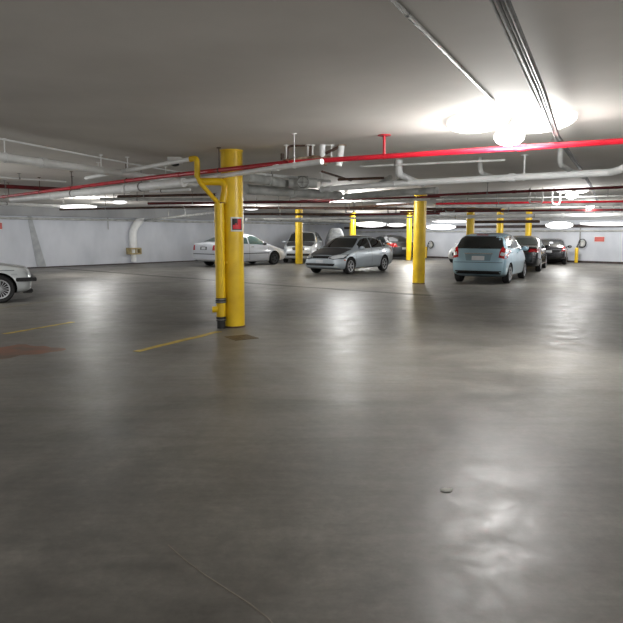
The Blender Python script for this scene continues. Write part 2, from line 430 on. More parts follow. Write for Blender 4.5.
# pale main drain pipe on the right
zB = 2.45
pm = [at(640, 158, zB + .12), at(623, 168.5, zB), at(612, 172.3, zB), at(400, 183.3, zB), at(322, 189.5, zB)]
pipe('drain_pipe', 'pale grey drain pipe crossing above the cars with an upturned right end', pm, .058, M['white_pipe'], coup=4.0, hang=[2.2, 4.6, 7.0], bend=.15, hmat=M['white_pipe'], hr=.014)
# drops into it: bends from the ceiling
for (px, py, lb) in ((399, 158, 'thick white bent pipe dropping from the ceiling right of the red hanger'),
                     (480, 160, 'grey bent pipe dropping from the ceiling behind the lit lamp'),
                     (560, 152, 'grey bent pipe dropping from the ceiling below the conduit bundle')):
    a = at(px, py + (14 if px < 420 else 10), 2.6); a.z = CEIL - .003
    tgt = at(px + 24, 184.3 - (px - 400) * .045, zB + .03)
    r_ = .06 if px < 420 else .04
    m_ = a.copy(); m_.z = 2.56
    pipe('bent_drain', lb, [a, m_, (m_ + tgt) / 2 + Vector((0, 0, -.01)), tgt], r_, M['white_pipe'] if px < 420 else M['grey_pipe'], bend=.12)
for i, (px, lb) in enumerate(((384, 'short slanted stub fitting on the pale drain pipe, left one'), (400, 'short slanted stub fitting on the pale drain pipe, right one'))):
    b = at(px - 6, 184.4 - (px - 400) * .06, zB + .04); e = at(px + 6, 177.5, zB + .12)
    pipe('stub_fitting', lb, [b, e], .05, M['grey_pipe'], cat='pipe fitting')
# thin grey pipe between red pipe and drain
pipe('thin_grey_pipe', 'thin grey pipe just behind the bright red pipe', [at(360, 166.5, 2.62), at(470, 161.5, 2.62), at(505, 160, 2.62)], .018, M['grey_pipe'], hang=1.2)
# fittings cluster right of the near column
rootp = at(312, 158, 2.62)
t = empty('valve_cluster', (rootp.x, rootp.y, 2.5)); tag(t, 'rusty white cluster of valves and hanger rods on the ceiling right of the nearest column', 'valve assembly')
def rl(px, py, z): return at(px, py, z) - t.location
def rc(px, py):   # cluster plane: fixed distance
    Y = rootp.y; return Vector(((px - CX) / F * Y, Y, zat(py, Y))) - t.location
bm = bmesh.new(); tube(bm, [rc(284, 165.5), rc(314, 161.5), rc(330, 162)], .055, 14); link('valve_body', bm, M['rusty'], t)
bm = bmesh.new(); tube(bm, [rc(322, 166), rc(322, 147), rc(330, 144.5)], .045, 14, bend=.05); link('white_riser', bm, M['white_pipe'], t)
bm = bmesh.new(); tube(bm, [rc(338, 168), rc(340, 155), rc(341, 144)], .05, 14, bend=.03); link('white_riser', bm, M['white_pipe'], t)
bm = bmesh.new(); tube(bm, [rc(341, 149), rc(341, 143)], .07, 10); link('rusty_flange', bm, M['rusty'], t)
bm = bmesh.new(); tube(bm, [rc(288, 163), rc(289, 149), rc(312, 148)], .016, 8, bend=.04); link('brown_branch', bm, M['brown'], t)
bm = bmesh.new(); tube(bm, [rc(311, 148), rc(310, 162)], .02, 8); link('brown_branch', bm, M['brown'], t)
bm = bmesh.new(); tube(bm, [rc(325, 156), rc(338, 150)], .022, 8); link('brown_branch', bm, M['brown'], t)
bm = bmesh.new(); tube(bm, [rc(283, 162), rc(283, 156)], .025, 8); link('brown_branch', bm, M['brown'], t)
for px in (287, 308, 312.5, 331):
    bm = bmesh.new(); a = rc(px, 164); b = a.copy(); b.z = CEIL - t.location.z
    tube(bm, [a, b], .012, 8); tube(bm, [b - Vector((0, 0, .012)), b - Vector((0, 0, .001))], .045, 10); link('hanger_rod', bm, M['white_pipe'], t)
for k, (px, py) in enumerate(((288, 166), (300, 164), (313, 162.5), (325, 163))):
    bm = bmesh.new(); a = rc(px, py); tube(bm, [a - Vector((.02, 0, 0)), a + Vector((.02, 0, 0))], .075, 14); link('coupling', bm, M['rusty'], t)
# small valve assembly further back
p0 = at(303, 183, 2.5); t = empty('gate_valve', p0); tag(t, 'grey round gate valve with wheel on the thick insulated pipe behind the rusty cluster', 'valve')
bm = bmesh.new(); tube(bm, [(-.28, 0, 0), (.28, 0, 0)], .09, 14); tube(bm, [(-.1, 0, 0), (.1, 0, 0)], .14, 14); link('valve_body', bm, M['grey_pipe'], t)
bm = bmesh.new(); tube(bm, [(0, -.05, 0), (0, -.2, 0)], .02, 8)
for k in range(16):
    a, b = 2 * PI * k / 16, 2 * PI * (k + 1) / 16
    tube(bm, [(.11 * math.cos(a), -.2, .11 * math.sin(a)), (.11 * math.cos(b), -.2, .11 * math.sin(b))], .012, 6)
tube(bm, [(-.11, -.2, 0), (.11, -.2, 0)], .008, 6); tube(bm, [(0, -.2, -.11), (0, -.2, .11)], .008, 6)
link('hand_wheel', bm, M['steel'], t)

def vdir(p, L, ang):   # point at distance L along heading ang (degrees)
    return p + Vector((math.cos(math.radians(ang)), math.sin(math.radians(ang)), 0)) * L
# big insulated pipes going away to the right behind the near column
pipe('insulated_pipe', 'fat pale insulated pipe seen right of the nearest column, upper one', [at(246, 177, 2.5), at(300, 186.5, 2.5)], .085, M['grey_pipe'], coup=1.5, hang=2.5)
pipe('insulated_pipe', 'fat pale insulated pipe seen right of the nearest column, lower one', [at(246, 189, 2.4), at(340, 195.5, 2.4)], .10, M['grey_pipe'], coup=2.2, hang=3, bend=.3)
pipe('insulated_pipe', 'grey insulated pipe just behind the pale drain pipe and above the column tops', [at(437, 190.4, 2.42), at(400, 192.5, 2.42), at(345, 196.5, 2.42)], .075, M['grey_pipe'], hang=3.3)
# crossing lines beyond (u direction)
def uline(name, label, pxl, pyl, pxr, pyr, z, r, mat, cat='pipe', hang=None, coup=None, **k):
    return pipe(name, label, [at(pxl, pyl, z), at(pxr, pyr, z)], r, mat, cat, hang, coup, **k)
uline('sprinkler_pipe', 'thin dark red pipe just below the pale drain pipe, second red line back', 428, 195.5, 680, 184.6, 2.55, .033, M['darkred'], hang=3.4, coup=4)
uline('sprinkler_pipe', 'bright thin red pipe level with the ceiling lamps, third red line back', 436, 203.8, 680, 200.6, 2.5, .034, M['red'], hang=4, coup=5)
uline('white_pipe', 'pale pipe directly behind the third red line over the parked cars', 436, 206.3, 670, 203.2, 2.45, .06, M['grey_pipe'], hang=4)
uline('brown_pipe', 'dark brown pipe behind the lamps over the parked cars', 400, 211.8, 650, 209.5, 2.46, .045, M['darkred'], hang=3)
uline('white_pipe', 'long white pipe low over the row of parked cars at right', 420, 217.5, 650, 214.0, 2.28, .075, M['white_pipe'], hang=3.5, coup=4)
uline('sprinkler_pipe', 'dark red pipe crossing behind the lone middle column', 300, 200.8, 440, 196.5, 2.5, .028, M['darkred'], hang=3)
uline('brown_pipe', 'thin black pipe left of the lone middle column, above the slim lights', 325, 209, 418, 203.5, 2.42, .035, M['brown'], hang=3)
uline('grey_pipe', 'grey pipe crossing behind the yellow column of the silver car', 245, 202, 430, 199, 2.5, .05, M['grey_pipe'], hang=3)
uline('brown_pipe', 'dark brown pipe spanning above the tops of the far columns', 235, 207.5, 500, 209.5, 2.4, .05, M['brown'], hang=3)
uline('sprinkler_pipe', 'dark red pipe among dark clutter above the silver sedan', 320, 215.2, 440, 213.5, 2.3, .04, M['darkred'], hang=3.2)
uline('white_pipe', 'white pipe just above the roof level of the silver sedan', 262, 219.2, 425, 217.2, 2.18, .045, M['white_pipe'], hang=4)
uline('brown_pipe', 'dark pipe just above the far column tops on the left side', 243, 214.0, 345, 214.6, 2.3, .05, M['brown'], hang=3)
uline('grey_pipe', 'pale grey pipe low in front of the beam behind the white sedan', 246, 219.5, 350, 221.5, 2.15, .07, M['grey_pipe'], hang=4)
uline('sprinkler_pipe', 'dark red pipe left of the nearest column, low behind the white pipes', 148, 203.5, 330, 201.5, 2.45, .04, M['darkred'], hang=3)
uline('brown_pipe', 'brown pipe in the tangle left of the nearest column', 118, 196.5, 216, 194.5, 2.5, .035, M['brown'], hang=1.6)
uline('grey_pipe', 'grey pipe in the tangle left of the nearest column', 100, 199, 218, 199.5, 2.45, .04, M['grey_pipe'], hang=2)
uline('brown_pipe', 'thin dark pipe against the beam left of the nearest column', 60, 209.5, 215, 206.5, 2.35, .035, M['brown'], hang=4)
uline('grey_pipe', 'slanting grey pipe in front of the white wall left of the nearest column', 130, 222, 216, 212.5, 2.2, .045, M['grey_pipe'], hang=3)
uline('brown_pipe', 'dark red pipe high at the far left edge', -40, 184, 80, 190.5, 2.66, .05, M['darkred'], hang=2)
uline('white_pipe', 'long pale pipe under the ceiling at far left, ending at the bright strip', -40, 201.5, 60, 206.2, 2.46, .05, M['white_pipe'], hang=3)
uline('white_pipe', 'thin pale conduit below the ceiling at far left', -30, 175, 66, 181.5, 2.7, .02, M['white_pipe'], hang=2)
uline('brown_pipe', 'short dark iron pipe sagging behind the rusty valve cluster', 338, 179.5, 384, 178.0, 2.55, .025, M['brown'], hang=1.2)
uline('brown_pipe', 'dark slanted iron pipe just below the rusty valve cluster', 322, 171.5, 351, 180.5, 2.62, .022, M['brown'])
uline('brown_pipe', 'brown pipe hanging above the two right columns', 470, 222.0, 540, 221.4, 2.08, .07, M['brown'], hang=5)
uline('grey_pipe', 'pale grey pipe close under the ceiling just right of the nearest column', 246, 172.5, 330, 181.5, 2.66, .03, M['white_pipe'], hang=1.4)
uline('grey_pipe', 'thin white pipe with clamps behind the two fat insulated pipes', 246, 193.5, 300, 195.5, 2.56, .03, M['white_pipe'], hang=1.1)
uline('white_pipe', 'short bright pipe in the tangle left of the nearest column', 150, 191.5, 190, 189.5, 2.56, .035, M['white_pipe'], hang=.8)
uline('grey_pipe', 'thin pale pipe crossing between the middle column and the right edge', 436, 199.6, 660, 195.0, 2.6, .02, M['grey_pipe'], hang=2)
# white U bends hanging among the pipes at right
for i, (px, py, w) in enumerate(((536, 202, 13), (556, 203, 8), (450, 212, 9), (505, 213, 8), (590, 214, 9), (617, 213, 7), (350, 213, 8), (392, 214, 8))):
    z0 = 2.5; a = at(px - w / 2, py - 3, z0); b = at(px + w / 2, py - 3, z0)
    lows = [a, a - Vector((0, 0, .12)), b - Vector((0, 0, .12)), b]
    lab = ['large white pipe loop over the black sedan between two red pipes', 'narrow white pipe loop left of the second ceiling lamp', 'small white pipe loop right of the lone middle column',
           'small white pipe loop above the column on the light blue car roof', 'small white pipe loop below the third ceiling lamp', 'small white pipe loop at the right edge of the picture',
           'small white pipe loop above the column behind the silver sedan', 'small white pipe loop between the silver sedan and the lone column'][i]
    pipe('pipe_loop', lab, [Vector((a.x, a.y, CEIL))] + lows[1:3] + [Vector((b.x, b.y, CEIL))], .026, M['grey_pipe'], bend=.1)
# ceiling conduits
zc = CEIL - .025
pipe('ceiling_conduit', 'straight steel conduit on the ceiling leading to the nearest lamp', [at(360, -34, zc), at(393, 0, zc), at(494, 102, zc)], .014, M['steel'], 'conduit', coup=1.3)
offs = [(0, 0, .016), (5, 0, .012), (10, 0, .016), (-7, -2, .009)]
labs = ['leftmost thick steel conduit of the ceiling bundle', 'thin middle conduit of the ceiling bundle', 'rightmost thick steel conduit of the ceiling bundle', 'thin pale wire left of the ceiling conduit bundle']
zc = CEIL - .165
for (o_, oy, r_), lb in zip(offs, labs):
    k = o_
    pts = [at(480 + k * 1.2, -30, zc), at(497 + k, 0 + oy, zc), at(536 + k * .7, 88, zc), at(555 + k * .35, 136, zc), at(577 + k * .25, 166, zc), at(589 + k * .2, 184, zc), at(600 + k * .15, 208, zc)]
    if k < 0: pts = pts[:3] + [at(541, 108, zc)]
    pipe('ceiling_conduit', lb, pts, r_, M['conduit'] if k >= 0 else M['grey_pipe'], 'conduit')
pj = at(556, 138, CEIL); bm = bmesh.new(); box(bm, (0, 0, -.03), (.10, .10, .06)); tube(bm, [(0, 0, -.06), (0, 0, -.07)], .03, 10)
tag(link('junction_box', bm, M['steel'], None, False, pj), 'small steel junction box on the conduit bundle near the bright red pipe', 'junction box')
# wall mounted bands on the far wall
sF = lambda px: (on_far(px, 0) - K).length
tag(along('cable_tray', K, dr, nf, .6, 35.3, .02, .12, 1.84, 2.0, M['dark']), 'dark cable tray running along the white far wall above the cars', 'cable tray')
a = K + dr * .8 + nf * .06; b = K + dr * 35 + nf * .06
pipe('wall_pipe', 'pale pipe running along the far wall below the dark tray', [Vector((a.x, a.y, 1.66)), Vector((b.x, b.y, 1.66))], .045, M['grey_pipe'])
a = K + dl * .8 + nl * .09; b = K + dl * 44 + nl * .09
pipe('wall_pipe', 'grey pipe running under the beam of the left wall', [Vector((a.x, a.y, 2.17)), Vector((b.x, b.y, 2.17))], .05, M['grey_pipe'])
# duct with bracket on the left wall
q = on_left(133.5, 0) + nl * .14
t = empty('wall_downpipe', (q.x, q.y, 0)); tag(t, 'white downpipe with a beige clamp low on the left wall', 'pipe')
ld = Vector((-dl.x, -dl.y, 0))
bm = bmesh.new(); tube(bm, [(0, 0, .55), (0, 0, 1.75), Vector((0, 0, 2.3)) + ld * .55], .19, 18, bend=.5); link('pipe_run', bm, M['white_pipe'], t)
bm = bmesh.new(); tube(bm, [(0, 0, .12), (0, 0, .62)], .13, 18); link('outlet', bm, M['white_pipe'], t)
bm = bmesh.new()
for z in (.52, .78): box(bm, nl * .02 + Vector((0, 0, z)), (.62, .42, .07), Matrix.Rotation(math.atan2(dl.y, dl.x), 3, 'Z'))
for s in (-.29, 0, .29): box(bm, nl * .02 + ld * s + Vector((0, 0, .65)), (.06, .44, .3), Matrix.Rotation(math.atan2(dl.y, dl.x), 3, 'Z'))
link('beige_clamp', bm, M['beige'], t, False)
q = on_left(110.5, 0) + nl * .05
pipe('thin_wall_pipe', 'short thin pipe stub coming down from the beam on the left wall', [Vector((q.x, q.y, 2.3)), Vector((q.x, q.y, 1.72))], .02, M['steel'])

# signs on walls
def wall_sign(px, pz, w, h, d, n, label, onf):
    p = onf(px, pz); t = empty('wall_sign', p, math.atan2(d.y, d.x)); tag(t, label, 'sign')
    s = 1 if Vector((-d.y, d.x, 0)).dot(n) > 0 else -1
    bm = bmesh.new(); box(bm, (0, 0, 0), (w, .02, h)); link('backing', bm, M['sign_white'], t, False)
    bm = bmesh.new(); box(bm, (0, s * .012, 0), (w * .94, .01, h * .88)); link('red_panel', bm, M['sign_red_faded'], t, False)
    return t
wall_sign(596, 1.50 - (239.2 - HZ) * 31.5 / F + .0, .52, .27, dr, nf, 'faded red rectangular sign on the white far wall at right', on_far)
p = on_left(0, 0)
wall_sign(4, zat(226, p.y), .22, .3, dl, nl, 'small red sign on the left wall at the left edge of the picture', on_left)

# bollards with hoses
def bollard(px, base, top, lb):
    p = on_far(px, 0, .55); t = empty('yellow_bollard', (p.x, p.y, 0)); tag(t, lb, 'bollard')
    h = zat(top, p.y); bm = bmesh.new(); lathe(bm, [(.085, 0), (.085, h - .05), (.07, h - .015), (.03, h)], 20); link('post', bm, M['yellow'], t)
    bm = bmesh.new(); lathe(bm, [(.11, 0), (.11, .02)], 20); link('base_plate', bm, M['brown'], t)
    return p, h
def charger(px, pz, lb, R=.20):
    p = on_far(px, pz, .10); t = empty('hose_reel', p, math.atan2(dr.y, dr.x)); tag(t, lb, 'hose reel')
    s = 1 if Vector((-dr.y, dr.x, 0)).dot(nf) > 0 else -1
    bm = bmesh.new(); box(bm, (0, 0, 0), (.24, .12, .30)); bmesh.ops.bevel(bm, geom=bm.edges[:], offset=.02, segments=2, affect='EDGES'); link('wall_box', bm, M['grey_pipe'], t)
    bm = bmesh.new()
    for j in range(2):
        pts = [Vector((R * (1 - .07 * j) * math.cos(2 * PI * k / 24), s * (.09 + .03 * j), R * (1.15 - .07 * j) * math.sin(2 * PI * k / 24))) for k in range(25)]
        tube(bm, pts, .016, 8)
    link('hose_coil', bm, M['black'], t)
    bm = bmesh.new(); tube(bm, [(-.1, s * .1, .1), (-.2, s * .1, .0), (-.25, s * .08, -.15)], .02, 8, bend=.06); tube(bm, [(-.26, s * .08, -.15), (-.27, s * .08, -.34)], .035, 10); link('nozzle', bm, M['black'], t)
bollard(429.3, 258, 246.5, 'yellow bollard at the far wall right of the lone middle column')
charger(431, zat(244.5, 38.5), 'black coiled hose on the far wall above the middle bollard')
bollard(578, 263.3, 247.5, 'yellow bollard at the far wall beside the black hatchback')
charger(580.5, zat(243, 33), 'black coiled hose on the far wall near the red sign')
q = on_far(577, 0, .06); pipe('thin_wall_pipe', 'thin grey conduit dropping down the far wall to the coiled hose near the red sign', [Vector((q.x, q.y, 1.82)), Vector((q.x, q.y, zat(248, q.y)))], .03, M['steel'])

# ------------------------------------------------------------------ lamps
def ellipsoid(bm, c, r, nu=24, nv=12):
    res = bmesh.ops.create_uvsphere(bm, u_segments=nu, v_segments=nv, radius=1)
    bmesh.ops.transform(bm, matrix=Matrix.Translation(Vector(c)) @ Matrix.Diagonal((r[0], r[1], r[2], 1)), verts=res['verts'])
def make_lamp(p, label, rz=0, big=True):
    t = empty('ceiling_lamp', (p.x, p.y, CEIL), rz); tag(t, label, 'lamp')
    bm = bmesh.new(); box(bm, (0, 0, -.045), (.16, .16, .09)); link('junction_box', bm, M['steel'], t, False)
    bm = bmesh.new(); lathe(bm, [(.03, -.09), (.05, -.11), (.07, -.12)], 24); link('canopy', bm, M['white_pipe'], t)
    for s in (-1, 1):  # glowing wings added to imitate the overlit ceiling beside each lamp
        bm = bmesh.new(); ellipsoid(bm, (s * (.37 if big else .3), 0, -.03), (.33 if big else .26, .55 if big else .22, .10))
        for v in bm.verts: v.co.z = min(v.co.z, -.003)
        link('ceiling_glow_wing', bm, M['wing'] if big else M['farglow'], t)
    bm = bmesh.new(); ellipsoid(bm, (0, 0, -.20), (.17, .17, .10)); link('glowing_globe', bm, M['bulb'], t)
    return t
def light(x, y, z, power, r=.3):
    l = bpy.data.lights.new('lamp_or_fill_light', 'POINT'); l.energy = power; l.shadow_soft_size = r; l.color = (1, .99, .97)
    o = bpy.data.objects.new('lamp_or_fill_light', l); col.objects.link(o); o.location = (x, y, z)
    return o
lamps = [(at(510, 119, CEIL), 'nearest glaring ceiling lamp beside the conduit bundle', True, 115),
         (at(572, 188.5, CEIL), 'glowing ceiling lamp second in the right row, in front of a dark red pipe', False, 75),
         (at(590, 206, 2.62), 'glowing ceiling lamp third in the right row, above the red wall sign', False, 60),
         (at(345, 190, CEIL), 'ceiling lamp hidden among pipes above the silver sedan', False, 150)]
for p, lb, big, e in lamps:
    make_lamp(p, lb, math.radians(0 if big else 20), big); light(p.x, p.y, CEIL - .42, e * 2.2)
light(-8.1, 22.3, 2.35, 240, .3); light(-2.5, 29.5, 2.3, 110, .3)
# unseen lights added over the parts of the garage outside the frame
for i, (x, y, e) in enumerate([(10.5, 6.5, 130), (-15, 20, 160), (18, 18, 260), (-17, 8, 90)]):
    light(x, y, CEIL - .42, e)
# unseen fill lights added low, mostly behind the camera, to brighten the ceiling
for x, y, z, e in ((-8.3, 11, 1.4, 210), (-6, -1.5, 1.5, 170), (0, -3, 1.3, 240), (6, -1.5, 1.5, 260), (-12, 3, 1.5, 120), (13, 2, 1.6, 220)):
    light(x, y, z, e, .6)
# hung strips near the far wall and a few elsewhere
def strip_light(pl, pr_, y, z, lb, w=.16, h=.12, mat='farglow'):
    a, b = at(pl, y, z), at(pr_, y, z)
    d = b - a; t = empty('strip_light', (a + b) / 2, math.atan2(d.y, d.x)); tag(t, lb, 'strip light')
    bm = bmesh.new(); box(bm, (0, 0, h * .45), (d.length, w * .7, h * .3)); link('housing', bm, M['white_pipe'], t, False)
    bm = bmesh.new(); ellipsoid(bm, (0, 0, 0), (d.length / 2, w, h)); link('glowing_diffuser', bm, M[mat], t)
    for s in (-.35, .35):
        bm = bmesh.new(); tube(bm, [(d.length * s, 0, h * .5), (d.length * s, 0, CEIL - z)], .01, 6); link('hanger_rod', bm, M['steel'], t)
    return t
strip_light(545.5, 573, 225.2, 1.84 + .06, 'glowing oval strip light above the black hatchback', .3, .17)
strip_light(356, 386, 224.5, 2.08, 'glowing oval strip light above the rear of the silver sedan', .3, .17)
strip_light(387, 406, 225.0, 2.04, 'dimmer oval strip light left of the slim yellow column', .2, .12, 'tube')
strip_light(426, 456, 227, 1.92, 'glowing oval strip light just right of the lone middle column', .3, .17)
strip_light(376, 416, 204.2, 2.52, 'long slim strip light left of the lone middle column', .05, .05, 'tube')
strip_light(244, 259, 208.3, 2.40, 'short strip light just right of the nearest column', .06, .07, 'farglow')
strip_light(58, 97, 206.8, 2.46, 'long pointed strip light in front of the left wall beam', .16, .075, 'farglow')
strip_light(112, 127, 202.2, 2.45, 'short white strip light left of the white downpipe', .05, .06, 'tube')
strip_light(580, 640, 223.9, 1.95 + .04, 'long white strip light along the far wall at the right edge', .06, .10, 'tube')
strip_light(432, 470, 221.5, 2.1, 'pale slim strip light between the lone column and the next one', .08, .07, 'tube')
for x, y, z, e in ((-0.5, 31, 2.3, 40), (5.5, 33.5, 2.35, 170), (12.3, 30.0, 2.2, 90), (-4.5, 28, 2.45, 35), (15.5, 26.5, 2.4, 120), (-8.5, 26, 2.4, 20), (3, 37, 2.4, 60)):
    light(x, y, z - .15, e * 2.2, .25)

# ------------------------------------------------------------------ cars
def interp(knots, s):
    if s <= knots[0][0]: return knots[0][1]
    for (a, za), (b, zb) in zip(knots, knots[1:]):
        if s <= b: return za + (zb - za) * (s - a) / (b - a)
    return knots[-1][1]
class Car:
    def __init__(self, sp, name, label, group=None):
        self.sp = sp; self.L, self.W, self.H = sp['L'], sp['W'], sp['H']
        self.root = empty(name); tag(self.root, label, 'car', group)
        self.paint = sp['paint']; self.build_body()
    def X(self, s): return self.L / 2 - s
    def top(self, s): return interp(self.sp['top'], s)
    def build_body(self):
        sp = self.sp; L, W, H = self.L, self.W, self.H
        ss = sorted(set([0, .04, .12, .28, L - .28, L - .12, L - .04, L] + [k[0] for k in sp['top']] + [L * k / 16 for k in range(1, 16)]))
        st = [ss[0]]
        for s in ss[1:]:
            if s - st[-1] > .035 or s == L: st.append(s)
        wk = sp.get('plan', [(0, .72), (.05, .82), (.2, .92), (.6, .985), (1.2, 1), (L - 1.0, 1), (L - .4, .975), (L - .12, .92), (L - .03, .86), (L, .80)])
        bot = [(0, .30), (.08, .22), (.5, .17), (L - .5, .18), (L - .1, .26), (L, .34)]
        bm = bmesh.new(); rings = []
        for s in st:
            w = W / 2 * interp(wk, s); zt = self.top(s); zb = interp(bot, s)
            belt = min(interp(sp['belt'], s), zt - .025)
            t = max(0, min(1, (zt - belt) / (H - interp(sp['belt'], L / 2))))
            wr = w * (.90 + (sp.get('roofw', .70) - .90) * t)
            h = zt - belt
            half = [(0, zb), (.72 * w, zb), (.93 * w, zb + .02), (.985 * w, zb + .12), (w, zb + .5 * (belt - zb)), (.985 * w, belt - .22 * (belt - zb)), (.945 * w, belt),
                    ((.945 * w + wr) / 2 + .01 * t, belt + h * .45), (wr, zt - max(.012, .16 * h if h < .2 else .065)), (wr * .84, zt - .012), (wr * .45, zt + .012), (0, zt + .018)]
            full = [(y, z) for y, z in half] + [(-y, z) for y, z in half[-2:0:-1]]
            rings.append([bm.verts.new((self.X(s), y, z)) for y, z in full])
        n = len(rings[0])
        for i in range(len(rings) - 1):
            for k in range(n): bm.faces.new((rings[i][k], rings[i][(k + 1) % n], rings[i + 1][(k + 1) % n], rings[i + 1][k]))
        bm.faces.new(rings[0]); bm.faces.new(rings[-1][::-1])
        body = link('body', bm, [self.paint, M['arch']], self.root)
        md = body.modifiers.new('s', 'SUBSURF'); md.levels = 2; md.render_levels = 2
        r = sp['wr'] + .045; cb = bmesh.new()
        for s in (sp['fo'], sp['fo'] + sp['wb']):
            for sy in (-1, 1):
                lathe(cb, [(r, sy * (W / 2 - .26)), (r, sy * (W / 2 + .12))], 40, 'y', (self.X(s), 0, sp['wr'] + .01))
        bmesh.ops.recalc_face_normals(cb, faces=cb.faces)
        me = bpy.data.meshes.new('c'); cb.to_mesh(me); cb.free(); me.materials.append(M['arch']); me.materials.append(M['arch'])
        cut = bpy.data.objects.new('c', me); col.objects.link(cut)
        mb = body.modifiers.new('b', 'BOOLEAN'); mb.operation = 'DIFFERENCE'; mb.object = cut; mb.solver = 'EXACT'
        try: mb.material_mode = 'TRANSFER'
        except Exception: pass
        bpy.context.view_layer.update()
        dg = bpy.context.evaluated_depsgraph_get()
        nm = bpy.data.meshes.new_from_object(body.evaluated_get(dg), depsgraph=dg)
        body.modifiers.clear(); old = body.data; body.data = nm; bpy.data.meshes.remove(old)
        nm.name = 'body'; nm.polygons.foreach_set('use_smooth', [True] * len(nm.polygons))
        try: nm.set_sharp_from_angle(angle=math.radians(35))
        except Exception: pass
        bpy.data.objects.remove(cut); self.body = body
        b2 = bmesh.new(); b2.from_mesh(nm); self.bvh = BVHTree.FromBMesh(b2); b2.free()
    def hit(self, u, z, view):
        if view in ('l', 'r'):
            sy = 1 if view == 'l' else -1
            o = Vector((self.X(u), sy * 3, z)); d = Vector((0, -sy, 0)); fb = Vector((self.X(u), sy * self.W * .4, z))
        elif view == 'front': o = Vector((self.L, u, z)); d = Vector((-1, 0, 0)); fb = Vector((self.L / 2 - .08, u, z))
        elif view == 'rear': o = Vector((-self.L, u, z)); d = Vector((1, 0, 0)); fb = Vector((-self.L / 2 + .08, u, z))
        else: o = Vector((self.X(u), z, 3)); d = Vector((0, 0, -1)); fb = Vector((self.X(u), z, 1))
        p, nrm, _, _ = self.bvh.ray_cast(o, d)
        if p is None: p, nrm, _, _ = self.bvh.find_nearest(fb)
        if nrm.dot(d) > 0: nrm = -nrm
        return p, nrm
    def patch(self, name, poly, view, mat, off=.006, res=.09, parent=None):
        n = len(poly); vs = []; ed = []
        for i in range(n):
            a, b = Vector(poly[i]), Vector(poly[(i + 1) % n]); k = max(1, int((b - a).length / res))
            for j in range(k): vs.append(a.lerp(b, j / k))
        nb = len(vs); ed = [(i, (i + 1) % nb) for i in range(nb)]
        xs = [v.x for v in vs]; ys = [v.y for v in vs]
        def inside(p):
            c = False
            for i in range(n):
                (x1, y1), (x2, y2) = poly[i], poly[(i + 1) % n]
                if (y1 > p[1]) != (y2 > p[1]) and p[0] < (x2 - x1) * (p[1] - y1) / (y2 - y1) + x1: c = not c
            return c
        x = min(xs) + res / 2
        while x < max(xs):
            y = min(ys) + res / 2
            while y < max(ys):
                if inside((x, y)): vs.append(Vector((x, y)))
                y += res
            x += res
        V, E, Fc, *_ = delaunay_2d_cdt(vs, ed, [list(range(nb))], 1, 1e-5)
        bm = bmesh.new(); out = []
        for v in V:
            p, nrm = self.hit(v.x, v.y, view); out.append(bm.verts.new(p + nrm * off))
        for f in Fc:
            c = sum((V[i] for i in f), Vector((0, 0))) / len(f)
            if inside(c):
                try: bm.faces.new([out[i] for i in f])
                except Exception: pass
        for v in [v for v in bm.verts if not v.link_faces]: bm.verts.remove(v)
        o = link(name, bm, mat, parent or self.root); return o
    def both(self, name, poly, mat, **k):
        for v in ('l', 'r'): self.patch(name, poly, v, mat, **k)
    def sym(self, name, poly, view, mat, **k):
        self.patch(name, poly, view, mat, **k); self.patch(name, [(-a, b) for a, b in poly][::-1], view, mat, **k)
    def glass(self, mat=None, rear=True):
        sp = self.sp; g = mat or M['glass']; W = self.W / 2
        sc, zc_ = sp['cowl']; sr, zr = sp['roof_f']
        self.patch('windshield', [(-.80 * W, zc_ + .035), (.80 * W, zc_ + .035), (.64 * W, zr - .02), (-.64 * W, zr - .02)], 'front', g)
        # side glass between belt and roof line
        z0 = lambda s: interp(sp['belt'], s) + .035
        z1 = lambda s: self.top(s) - .085
        cuts = sp['cuts']           # [(s_start,s_end,slant_start,slant_end),...]
        black = sp.get('pillar')
        for (a, b) in cuts:
            N = 8; up = []; dn = []
            for k in range(N + 1):
                s = a + (b - a) * k / N
                lo, hi = z0(s), z1(s)
                if hi - lo > .01: up.append((s, hi)); dn.append((s, lo))
            self.both('side_window', dn + up[::-1], g)
        if rear:
            zb_, zt_ = sp['rw']
            wb_, wt_ = sp.get('rww', (.74, .62))
            self.patch('rear_window', [(-wb_ * W, zb_), (wb_ * W, zb_), (wt_ * W, zt_), (-wt_ * W, zt_)], 'rear', g)
    def seams(self, ss):
        for s in ss:
            zb = .30; zt = interp(self.sp['belt'], s) + .03
            self.both('door_seam', [(s - .006, zb), (s + .006, zb), (s + .006, zt), (s - .006, zt)], M['black'], off=.003)
    def handles(self, ss):
        for s in ss:
            z = interp(self.sp['belt'], s) - .09
            for sy, v in ((1, 'l'), (-1, 'r')):
                p, nrm = self.hit(s, z, v); bm = bmesh.new(); box(bm, p + nrm * .015, (.17, .03, .028)); bmesh.ops.bevel(bm, geom=bm.edges[:], offset=.008, segments=2, affect='EDGES')
                link('door_handle', bm, self.sp.get('handle', self.paint), self.root)
    def mirrors(self, s, mat=None):
        z = interp(self.sp['belt'], s) + .09
        for sy, v in ((1, 'l'), (-1, 'r')):
            p, nrm = self.hit(s, z - .04, v); bm = bmesh.new(); ellipsoid(bm, p + Vector((.02, sy * .13, .02)), (.075, .11, .075), 16, 10)
            tube(bm, [p - Vector((0, sy * .02, 0)), p + Vector((.01, sy * .08, .0))], .025, 8)
            m = link('side_mirror', bm, mat or self.paint, self.root)
